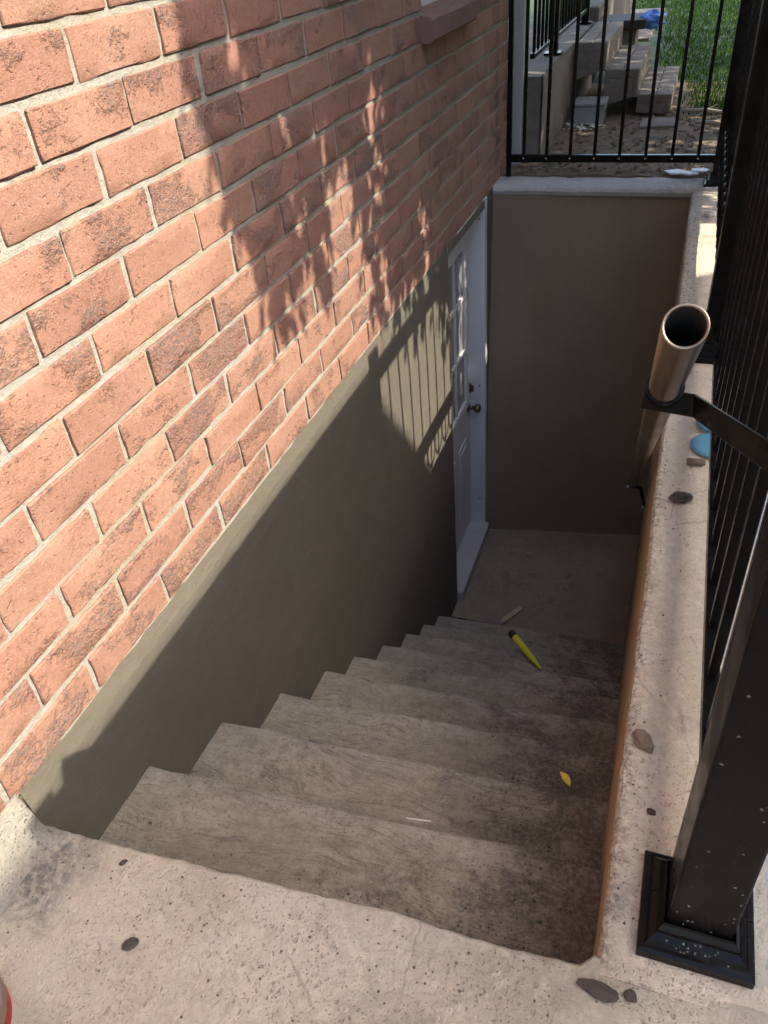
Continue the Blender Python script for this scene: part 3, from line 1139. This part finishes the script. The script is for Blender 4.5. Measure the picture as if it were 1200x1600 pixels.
def bracket(c, end, w=.032, th_=.006):
    """strap clamp round the pipe at c and a flat bar that bends away to end"""
    m = MB()
    for s_ in (-.013, .013):
        pass
    rr = []
    for (r, h) in ((PR + .0004, -.016), (PR + .004, -.016), (PR + .004, .016), (PR + .0004, .016)):
        rr.append([c + ax * h + (e1 * math.cos(2 * math.pi * k / n) + e2 * math.sin(2 * math.pi * k / n)) * r for k in range(n)])
    for q in rr:
        m.v += [tuple(p) for p in q]
    for i in range(4):
        for k in range(n):
            a, b = i * n, ((i + 1) % 4) * n
            m.f.append((a + k, a + (k + 1) % n, b + (k + 1) % n, b + k))
    m.build('clamp', METAL, hr, smooth=False)
    d = (end - c)
    hd = Vector((d.x, d.y, 0)).normalized()
    s0 = c + Vector((0, 0, -PR - .0022)) + hd * 0.0
    s1 = c + e1 * math.copysign(.040, d.x) + Vector((0, 0, -PR - .002))
    pts = [c - e1 * math.copysign(.026, d.x) + Vector((0, 0, -PR + .004)), s1, end]
    b = MB()
    up = Vector((0, 0, 1))
    for i, p in enumerate(pts):
        dd = (pts[min(i + 1, 2)] - pts[max(0, i - 1)]).normalized()
        nn_ = dd.cross(up).normalized()
        uu = nn_.cross(dd).normalized()
        for (a, q) in ((-th_ / 2, -w / 2), (th_ / 2, -w / 2), (th_ / 2, w / 2), (-th_ / 2, w / 2)):
            b.v.append(tuple(p + nn_ * a + uu * q))
    for i in range(2):
        for k in range(4):
            a = i * 4
            b.f.append((a + k, a + (k + 1) % 4, a + 4 + (k + 1) % 4, a + 4 + k))
    b.f.append((3, 2, 1, 0))
    b.f.append((8, 9, 10, 11))
    b.build('bracket_arm', METAL, hr, bevel=.0015)
    return pts


def bolt(c, d, r=.006, h=.007):
    m = MB()
    d = Vector(d).normalized()
    m.tube([Vector(c), Vector(c) + d * h], r, 6)
    m.tube([Vector(c), Vector(c) + d * .002], r * 1.5, 12)
    m.build('bolt', STEEL, hr)


c1 = A + (B_ - A) * .098
bracket(c1, Vector((1.100, .164, .712)))
bolt(c1 + Vector((.004, -.012, PR * .9 + .003)), (0, -.75, .6))
bolt((1.072, .205, .700), (-.7, -.6, .3), .005, .012)
c2 = A + (B_ - A) * .965
bracket(c2, Vector((WX + .002, c2.y - .06, c2.z - .10)), .025)
bolt(c2 + Vector((-.022, -.02, -.01)), (-.5, -.7, .3), .006)
bolt((WX - .006, c2.y - .055, c2.z - .10), (-1, -.3, 0), .006)

# ------------------------------------------------------------------ far garden: porch, steps, railing, oddments
porch = thing('porch', 'grey concrete back porch with three wide steps down to the garden', 'porch')
pd = MB()
pd.grid(lambda u, v: (.165 + fb(v * 2, u, 2, 3) * .004, 4.125 + v * 2.2, .02 + u * .424), 10, 30)
pd.box(-1.4, .155, 4.125, 6.32, 0, .440)
pd.build('deck', PORCHC, porch)
sz = [(.175, .365, .445), (.367, .575, .292), (.577, .785, .146)]
y0, y1 = 5.25, 6.28
for (a, b, z) in sz:
    # each tread is a box with two planks' joint, the flank below is cut on the slant
    m = MB()
    jx = a + (b - a) * .52
    m.box(a, jx - .003, y0, y1, z - .05, z)
    m.box(jx + .003, b, y0, y1, z - .05, z)
    m.box(a, b - .004, y0 + .004, y1 - .004, z - .06, z - .008)
    zb = max(.03, z - .16)
    m.box(b - .03, b - .001, y0, y1, zb, z - .05)
    # flank panel
    zl = max(.04, z - (.21 if z > .2 else .11))
    m.add([(a, y0 + .002, z - .05), (b - .03, y0 + .002, z - .05), (b - .03, y0 + .002, zb), (a, y0 + .002, zl), (a, y0 + .05, z - .05), (b - .03, y0 + .05, z - .05), (b - .03, y0 + .05, zb), (a, y0 + .05, zl)],
          [(0, 1, 2, 3), (7, 6, 5, 4), (0, 4, 5, 1), (3, 2, 6, 7), (0, 3, 7, 4), (1, 5, 6, 2)])
    m.build('step', PORCHC, porch, bevel=.004)
pr_ = thing('porch_railing', 'black metal railing standing on the porch edge behind the end fence', 'railing')
for yy in (4.84, 6.22):
    MB().box(.075, .125, yy - .025, yy + .025, .446, 1.45).build('post', METAL, pr_, bevel=.003)
    MB().box(.05, .15, yy - .05, yy + .05, .444, .456).build('base_plate', METAL, pr_)
rail(pr_, 'bottom_rail', (.1, 4.15, .53), (.1, 4.814, .53), .025, .025)
rail(pr_, 'bottom_rail', (.1, 4.866, .53), (.1, 6.194, .53), .025, .025)
rail(pr_, 'top_rail', (.1, 4.15, 1.40), (.1, 4.814, 1.40), .04, .04)
rail(pr_, 'top_rail', (.1, 4.866, 1.40), (.1, 6.194, 1.40), .04, .04)
yy = 4.2
while yy < 6.1:
    if abs(yy - 4.84) > .06:
        picket(pr_, .1, yy, .543, 1.379)
    yy += .118
tb = MB()
tb.box(.02, .16, 6.5, 9.4, .02, .52)
tag(tb.build('timber_edging', simple('grey_timber', (.12, .10, .08), .85, .2, .3, 9, .4), bevel=.01), 'long grey timber edging beyond the porch steps', 'edging')
bench = thing('bench', 'low dark bench slab on a block support beyond the porch steps', 'bench')
DKW = simple('dark_wood', (.035, .028, .022), .7, .3, .3, 12, .4)
MB().box(.14, .51, 6.42, 6.85, .37, .43).build('seat', DKW, bench, bevel=.006)
MB().box(.31, .44, 6.50, 6.80, .02, .37).build('support', PORCHC, bench, bevel=.006)
# blue bag hanging on the bench end
bag = MB()
for i in range(9):
    for j in range(12):
        th_, ph = math.pi * i / 8, 2 * math.pi * j / 12
        r = 1 + fb(i * .6, j * .5, 4, 1.5, 2) * .5
        bag.v.append((.545 + .085 * r * math.sin(th_) * math.cos(ph), 6.55 + .07 * r * math.sin(th_) * math.sin(ph), .415 + .055 * r * math.cos(th_)))
for i in range(8):
    for j in range(12):
        a = i * 12
        bag.f.append((a + j, a + (j + 1) % 12, a + 12 + (j + 1) % 12, a + 12 + j))
tag(bag.build('plastic_bag', simple('blue_plastic', (.10, .24, .62), .35, .5, .35, 30, .4)), 'crumpled blue plastic bag on the end of the dark bench', 'bag')
pv = MB()
for i in range(3):
    pv.box(-.05, .42, 8.6 + i * .86, 9.43 + i * .86, .0, .045)
tag(pv.build('garden_path', PORCHC, bevel=.006), kind='structure')
bl = MB()
bl.box(.215, .40, 5.02, 5.20, .02, .125)
bl.box(.205, .41, 5.01, 5.21, .126, .150)
tag(bl.build('storage_box', simple('grey_box', (.26, .26, .26), .5, .4, .15, 8, .2), bevel=.006), 'small grey lidded box on the soil under the porch steps', 'box')
tag(MB().box(.63, .84, 4.86, 5.09, .015, .045).build('paving_slab', PORCHC, bevel=.006), 'square grey paving slab on the soil before the lowest porch step', 'paving slab')
ws = MB()
for _ in range(90):
    x, y = R.uniform(.17, .42), R.uniform(4.86, 5.03)
    z = gz(x, y) + R.uniform(.004, .02)
    a, s_ = R.uniform(0, 6.28), R.uniform(.008, .02)
    u = Vector((math.cos(a), math.sin(a), R.uniform(-.2, .4))) * s_
    v = Vector((-math.sin(a), math.cos(a), R.uniform(-.2, .4))) * s_ * .5
    p = Vector((x, y, z))
    ws.add([p - u, p + v, p + u, p - v], [(0, 1, 2, 3)])
tag(ws.build('pale_petals', simple('petals', (.72, .68, .52), .7, .2, .2, 10)), kind='stuff')
for i, pts in enumerate(([(.86, 5.26, .05), (1.0, 5.20, .06), (1.15, 5.12, .055)], [(.95, 4.95, .045), (1.05, 4.86, .06), (1.2, 4.80, .05)])):
    b = MB()
    b.tube(pts, [.012, .014, .009], 8)
    b.tube([pts[1], (pts[1][0] + .06, pts[1][1] + .07, .08)], [.008, .004], 6)
    tag(b.build('branch', simple('pale_branch%d' % i, (.33, .27, .20), .8, .2, .2, 20, .4)), ('pale fallen branch at the edge of the lawn', 'pale fallen branch nearer the fence on the soil')[i], 'branch')
# broken tiles on the coping
TILE = simple('pale_tile', (.62, .66, .70), .5, .4, .06, 12)
for i, (x, y, r, s_, lab) in enumerate(((.895, 3.895, .3, .062, 'largest pale broken tile lying on the back coping'),
                                        (.955, 3.86, -.4, .042, 'pale tile shard in front of the largest broken tile'),
                                        (1.005, 3.90, .1, .05, 'pale tile shard nearest the corner post'))):
    t = MB()
    k = 5
    cs = []
    for j in range(k):
        an = 2 * math.pi * j / k + r
        cs.append((x + s_ * R.uniform(.75, 1.2) * math.cos(an), y + s_ * .75 * R.uniform(.8, 1.2) * math.sin(an)))
    z = .0275 + i * .004
    t.v = [(a, b, z) for a, b in cs] + [(a, b, z + .007) for a, b in cs]
    t.f = [tuple(reversed(range(k))), tuple(range(k, 2 * k))] + [(j, (j + 1) % k, k + (j + 1) % k, k + j) for j in range(k)]
    tag(t.build('tile_shard', TILE), lab, 'tile', 'broken tiles on the coping')


# ------------------------------------------------------------------ small things on the kerb, steps and landing
def rock(name, c, size, mat, label, cat='stone', seed=0, group=None, rz=0.0):
    bm = bmesh.new()
    bmesh.ops.create_icosphere(bm, subdivisions=3, radius=1.0)
    for v in bm.verts:
        d = 1 + fb(v.co.x + seed * 3.1, v.co.y, v.co.z, 1.7, 4) * .30
        v.co = Vector((v.co.x * size[0] * d, v.co.y * size[1] * d, v.co.z * size[2] * d))
    me = bpy.data.meshes.new(name)
    bm.to_mesh(me)
    bm.free()
    me.materials.append(mat)
    o = link(name, me, None, c)
    o.rotation_euler = (0, 0, rz)
    return tag(o, label, cat, group)


STN = simple('brown_stone', (.17, .125, .09), .85, .2, .3, 60, .6)
STD = simple('dark_stone', (.075, .06, .048), .85, .2, .3, 60, .6)
STW = simple('white_stone', (.66, .62, .55), .85, .2, .15, 60, .5)
rock('stone_chip', (1.008, .402, .004), (.014, .024, .007), STN, 'long brown stone chip on the kerb beside the stair edge', 'stone', 1, rz=.5)
rock('stone', (.984, -.017, .003), (.026, .011, .005), STD, 'large flat dark stone on the landing by the post base', 'stone', 2, rz=-.12)
rock('pebble', (1.024, -.012, .002), (.008, .008, .004), STD, 'small round dark pebble beside the large flat dark stone', 'pebble', 3)
rock('pebble', (1.03, .268, .003), (.007, .006, .004), STD, 'small dark pebble alone on the kerb above the post base', 'pebble', 4)
rock('stone', (1.067, 3.30, .010), (.026, .030, .014), STW, 'white stone chip at the far end of the kerb', 'stone', 5)
rock('leaf_scrap', (1.037, 1.128, .006), (.028, .020, .008), simple('rot_leaf', (.05, .04, .03), .7, .3, .3, 50), 'dark crumpled leaf scrap on the kerb below the blue disc', 'leaf', 6, rz=.5)
MBc = MB().box(-.022, .022, -.010, .010, 0, .010).build('wood_scrap', STN, bevel=.002)
MBc.location = (1.066, 1.287, .003)
MBc.rotation_euler = (0, 0, .1)
tag(MBc, 'short brown scrap of wood on the kerb in front of the blue disc', 'wood scrap')
rock('pebble', (.30, -.135, ztilt(.30) + .003), (.013, .009, .004), STD, 'dark flat pebble embedded in the middle of the landing', 'pebble', 8, rz=.6)
rock('pebble', (.205, .0 - .02, ztilt(.2) + .002), (.007, .004, .003), STD, 'tiny grey pebble near the left landing edge', 'pebble', 9, rz=1)
for (x, y, z, s_, lab) in ((.117, .275, -.286, .011, 'grey curled leaf near the left end of the top step'),
                           (.872, .600, -.458, .021, 'bright yellow leaf at the right end of the second step')):
    m = MB()
    for i in range(7):
        t = i / 6
        w = s_ * .42 * math.sin(math.pi * min(1, t * 1.02) ** .8)
        hgt = .004 + .010 * math.sin(t * 3)
        m.v += [(-w, (t - .5) * s_ * 2, hgt + .003), (0, (t - .5) * s_ * 2, hgt), (w, (t - .5) * s_ * 2, hgt + .004)]
    for i in range(6):
        a = i * 3
        m.f += [(a, a + 1, a + 4, a + 3), (a + 1, a + 2, a + 5, a + 4)]
    yel = 'yellow' in lab
    o = m.build('leaf', simple('yellow_leaf' if yel else 'grey_leaf', (.72, .52, .06) if yel else (.09, .08, .07), .5, .3, .1, 40), smooth=True)
    o.location = (x, y, z)
    o.rotation_euler = (0, 0, .75 if yel else -.9)
    tag(o, lab, 'leaf')
tag(MB().tube([(.590, .312, -.288), (.64, .318, -.286)], .0012, 6).build('straw', simple('white_straw', (.7, .66, .58), .6, .3, .05)), 'thin white straw lying on the nosing of the top step', 'straw')

gt = MB()
rg = random.Random(21)


def grit(x, y, z, r):
    c = Vector((x, y, z + r * .25))
    vs = [c + Vector(d) * r * rg.uniform(.55, 1.2) for d in ((1, 0, 0), (-1, 0, 0), (0, 1, 0), (0, -1, 0), (0, 0, .7), (0, 0, -.7))]
    gt.add(vs, [(0, 2, 4), (2, 1, 4), (1, 3, 4), (3, 0, 4), (2, 0, 5), (1, 2, 5), (3, 1, 5), (0, 3, 5)])


for _ in range(260):
    grit(WX + .012 + abs(rg.gauss(0, .035)), rg.uniform(.05, 3.6), .001, rg.uniform(.0008, .0034))
for _ in range(170):
    x, y = rg.uniform(.08, 1.0), -abs(rg.gauss(0, .14)) - .005
    grit(x, y, ztilt(x), rg.uniform(.0008, .0030))
for k in range(9):
    for _ in range(60):
        x = WX - abs(rg.gauss(0, .16)) - .005
        y0_ = NY[k - 1] if k else .03
        y = y0_ + abs(rg.gauss(0, .5)) * (NY[k] - y0_)
        if x < .02 or y > NY[k] - .01:
            continue
        grit(x, y, NZ[k] + .006, rg.uniform(.001, .0036))
tag(gt.build('grit', simple('grit', (.12, .095, .075), .9, .2, .6, 7)), kind='stuff')

# blue disc with a small loop, leaning half under the fence
disc = thing('blue_scraper', 'blue plastic round scraper with loop handle under the fence rail', 'scraper')
BLU = simple('dull_blue_plastic', (.085, .25, .36), .5, .4, .12, 25, .2)
m = MB().lathe([(.056, 0), (.060, .003), (.060, .007), (.054, .011), (.004, .012)], (1.109, 1.372, .003), 32, 'z')
m.build('disc', BLU, disc, smooth=False)
m = MB().tube([(1.092 + .024 * math.cos(t * math.pi / 10), 1.478 + .036 * math.sin(t * math.pi / 10), .014) for t in range(21)], .0085, 8, caps=False)
m.build('loop', BLU, disc, smooth=True)
MB().box(1.085, 1.122, 1.520, 1.575, .006, .016).build('tab', BLU, disc, bevel=.003)

# yellow tube and wooden stick low on the stairs
tube = thing('yellow_nozzle', 'yellow tapered plastic nozzle with dark cap lying over the edge of a lower step', 'nozzle')
YEL = simple('yellow_plastic', (.62, .60, .03), .4, .4, .06, 20)
pA, pB = Vector((.474, 2.011, -1.490)), Vector((.642, 1.844, -1.506))
d = pB - pA
MB().tube([pA + d * .14, pA + d * .5, pA + d * .78, pA + d], [.017, .016, .012, .005], 14).build('body', YEL, tube, smooth=False)
MB().tube([pA, pA + d * .02, pA + d * .135], [.015, .0185, .0185], 14).build('cap', simple('dark_cap', (.03, .022, .02), .5, .4, .1), tube)
st = thing('wooden_stick', 'short pale wooden stick lying at the foot of the stairs', 'stick')
o = MB().box(-.016, .016, -.085, .085, 0, .012).build('wood', simple('raw_wood', (.46, .33, .21), .7, .3, .15, 25, .2), st, bevel=.002)
o2 = MB().box(-.008, .008, -.105, -.086, .002, .009).build('tip', STEEL, st)
st.location = (.338, 2.75, -2.128)
st.rotation_euler = (0, 0, -.52)

# corner of a tub at the photographer's foot
tub = thing('red_tub', 'red round tub with brown lid at the lower left corner', 'tub')
tc = (.100, -.330, ztilt(.10))
BRL = simple('brown_lid', (.22, .16, .12), .5, .3, .12, 20)
MB().lathe([(.092, 0), (.099, .006), (.1005, .030)], tc, 40, 'z').build('body', simple('red_plastic', (.36, .014, .012), .4, .4, .05, 20), tub)
MB().lathe([(.099, .0305), (.1015, .034), (.1015, .056), (.096, .061), (.06, .063), (.004, .064)], tc, 40, 'z').build('lid', BRL, tub)

# ------------------------------------------------------------------ neighbouring garage and house, added out of view for their shade
ga = thing('added_garage', 'neighbouring garage with a steep hipped roof, added out of view to shade the stairwell', 'added_garage')
MB().box(4.0, 6.0, -6.8, 2.8, -.05, 2.5).build('wall', SILLB, ga)
gr_ = MB()
RZ = -0.09 + .95 * 5.0
gr_.add([(3.8, -7.1, 2.42), (6.2, -7.1, 2.42), (6.2, 3.02, 2.42), (3.8, 3.02, 2.42), (5.0, -6.0, RZ), (5.0, 2.22, RZ)],
        [(3, 2, 1, 0), (0, 1, 4), (2, 3, 5), (0, 4, 5, 3), (1, 2, 5, 4)])
gr_.build('roof', DKW, ga)
nb = thing('added_house', 'plain neighbouring house added to block low sky light beyond the added garage', 'house')  # unseen house put in to reduce sky fill on the brick wall
MB().box(9.2, 16, -9, 10, -.05, 5.3).build('wall', SILLB, nb)
rf = MB()
rf.add([(8.9, -9.4, 5.30), (16.3, -9.4, 5.30), (16.3, 10.4, 5.30), (8.9, 10.4, 5.30), (12.6, -9.4, 7.2), (12.6, 10.4, 7.2)],
       [(3, 2, 1, 0), (0, 1, 4), (2, 3, 5), (0, 4, 5, 3), (1, 2, 5, 4)])
rf.build('roof', DKW, nb)

# ------------------------------------------------------------------ trees
def tree(name, label, base, top, crowns, nleaf, size, seed, droop=1.0, spray=12):
    rr = random.Random(seed)
    t = thing(name, label, 'tree', 'trees over the side yard')
    tr = MB()
    b, tp = Vector(base), Vector(top)
    pts = [b + (tp - b) * s_ + Vector((math.sin(s_ * 4 + seed) * .08, math.cos(s_ * 5) * .08, 0)) for s_ in (0, .05, .25, .5, .75, 1)]
    tr.tube(pts, [.17, .13, .11, .09, .06, .03], 10)
    for cr in crowns:
        c, r = Vector(cr[0]), cr[1]
        s0 = pts[3 + rr.randrange(2)]
        tr.tube([s0, (s0 + c) / 2 + Vector((0, 0, .12)), c], [.045, .03, .012], 6)
        for _ in range(5):
            e = c + Vector((rr.uniform(-1, 1) * r[0], rr.uniform(-1, 1) * r[1], rr.uniform(-1, 1) * r[2])) * .8
            tr.tube([c, (c + e) / 2 + Vector((0, 0, .05)), e], [.012, .008, .003], 5)
    tr.build('trunk', BARK, t)
    lf_ = MB()
    tot = sum(c[1][0] * c[1][1] * c[1][2] * (c[2] if len(c) > 2 else 1) for c in crowns)
    for cr in crowns:
        c, r, dn_ = cr[0], cr[1], (cr[2] if len(cr) > 2 else 1)
        k = int(nleaf * r[0] * r[1] * r[2] * dn_ / tot / spray)
        for _ in range(k):
            while True:
                q = Vector((rr.uniform(-1, 1), rr.uniform(-1, 1), rr.uniform(-1, 1)))
                if q.length < 1 and q.length > rr.random() * .5:
                    break
            o = Vector(c) + Vector((q.x * r[0], q.y * r[1], q.z * r[2]))
            # a drooping spray of leaves
            for m_ in range(spray):
                p = o + Vector((rr.gauss(0, .045), rr.gauss(0, .035), -m_ * .036 * droop + rr.gauss(0, .02)))
                a = rr.uniform(0, 6.28)
                L, W = size * rr.uniform(.7, 1.3), size * rr.uniform(.24, .40)
                u = Vector((math.cos(a) * .4, math.sin(a) * .4, -rr.uniform(.6, 1.4))).normalized() * L
                v = u.cross(Vector((rr.gauss(0, 1), rr.gauss(0, 1), rr.gauss(0, 1)))).normalized() * W
                lf_.add([p, p + u * .45 + v, p + u, p + u * .45 - v], [(0, 1, 2, 3)])
    lf_.build('crown', LEAF, t)
    return t


tree('garden_tree', 'leafy tree with drooping sprays beside the added garage', (3.4, 3.6, -.02), (3.0, 3.5, 4.2),
     [((1.95, 3.42, 3.10), (.45, 1.25, 1.0), .75), ((1.9, 2.78, 2.72), (.35, .85, .75)), ((2.05, 4.5, 2.75), (.5, 1.2, 1.2), .4), ((1.95, 2.85, 3.8), (.4, 1.2, .7)), ((1.9, 3.66, 2.0), (.3, .85, .6), .8),
      ((2.9, 3.0, 5.3), (.7, 1.5, .8), 1.3), ((2.9, 4.6, 5.0), (.7, 1.5, 1.0), 1.3), ((1.85, 1.55, 2.95), (.2, .36, .50), 2.6), ((1.9, 1.95, 3.2), (.2, .4, .6), 1.3)], 50000, .11, 3)  # the two highest crowns are added to block sky light
tree('garden_tree', 'bushy young tree added beyond the far end of the path to keep sun off the kerb', (2.9, 4.2, -.02), (2.8, 4.1, 2.2),
     [((2.75, 4.0, 1.75), (.35, .72, .9)), ((2.8, 4.9, 1.9), (.4, .8, 1.1)), ((2.8, 4.4, 2.7), (.4, .9, .6))], 3000, .12, 5)  # unseen bush put in to stop sun reaching the far kerb
tree('garden_tree', 'leafy tree shading the lawn further down the garden', (4.0, 7.5, .0), (3.6, 7.3, 5.0),
     [((3.0, 6.0, 3.6), (.8, 1.3, 1.3)), ((3.4, 7.6, 3.8), (1.2, 1.4, 1.3)), ((3.4, 9.4, 3.8), (1.2, 1.5, 1.3)), ((3.4, 11.2, 3.6), (1.2, 1.4, 1.3)), ((2.6, 5.6, 2.7), (.6, .9, 1.0)), ((1.6, 6.0, 4.4), (1.1, 1.3, .7)), ((1.6, 8.0, 4.4), (1.3, 1.5, .7)), ((1.5, 10.2, 4.4), (1.3, 1.5, .7))], 14000, .15, 8)
tree('garden_tree', 'tall spreading tree added so that its canopy cuts sky light beyond the far fence', (4.6, 5.2, -.02), (3.6, 5.0, 5.6),
     [((1.5, 6.4, 5.0), (1.1, 1.2, .6)), ((3.1, 4.8, 5.4), (1.2, 1.4, .7)), ((1.3, 5.6, 5.3), (1.2, 1.3, .7)), ((3.0, 5.9, 5.6), (1.2, 1.3, .8)), ((.8, 7.2, 5.6), (1.0, 1.5, .4)), ((3.0, 5.6, 6.2), (1.6, 2.0, .6))], 22000, .16, 12)  # overhead canopy put in to dim the sky light
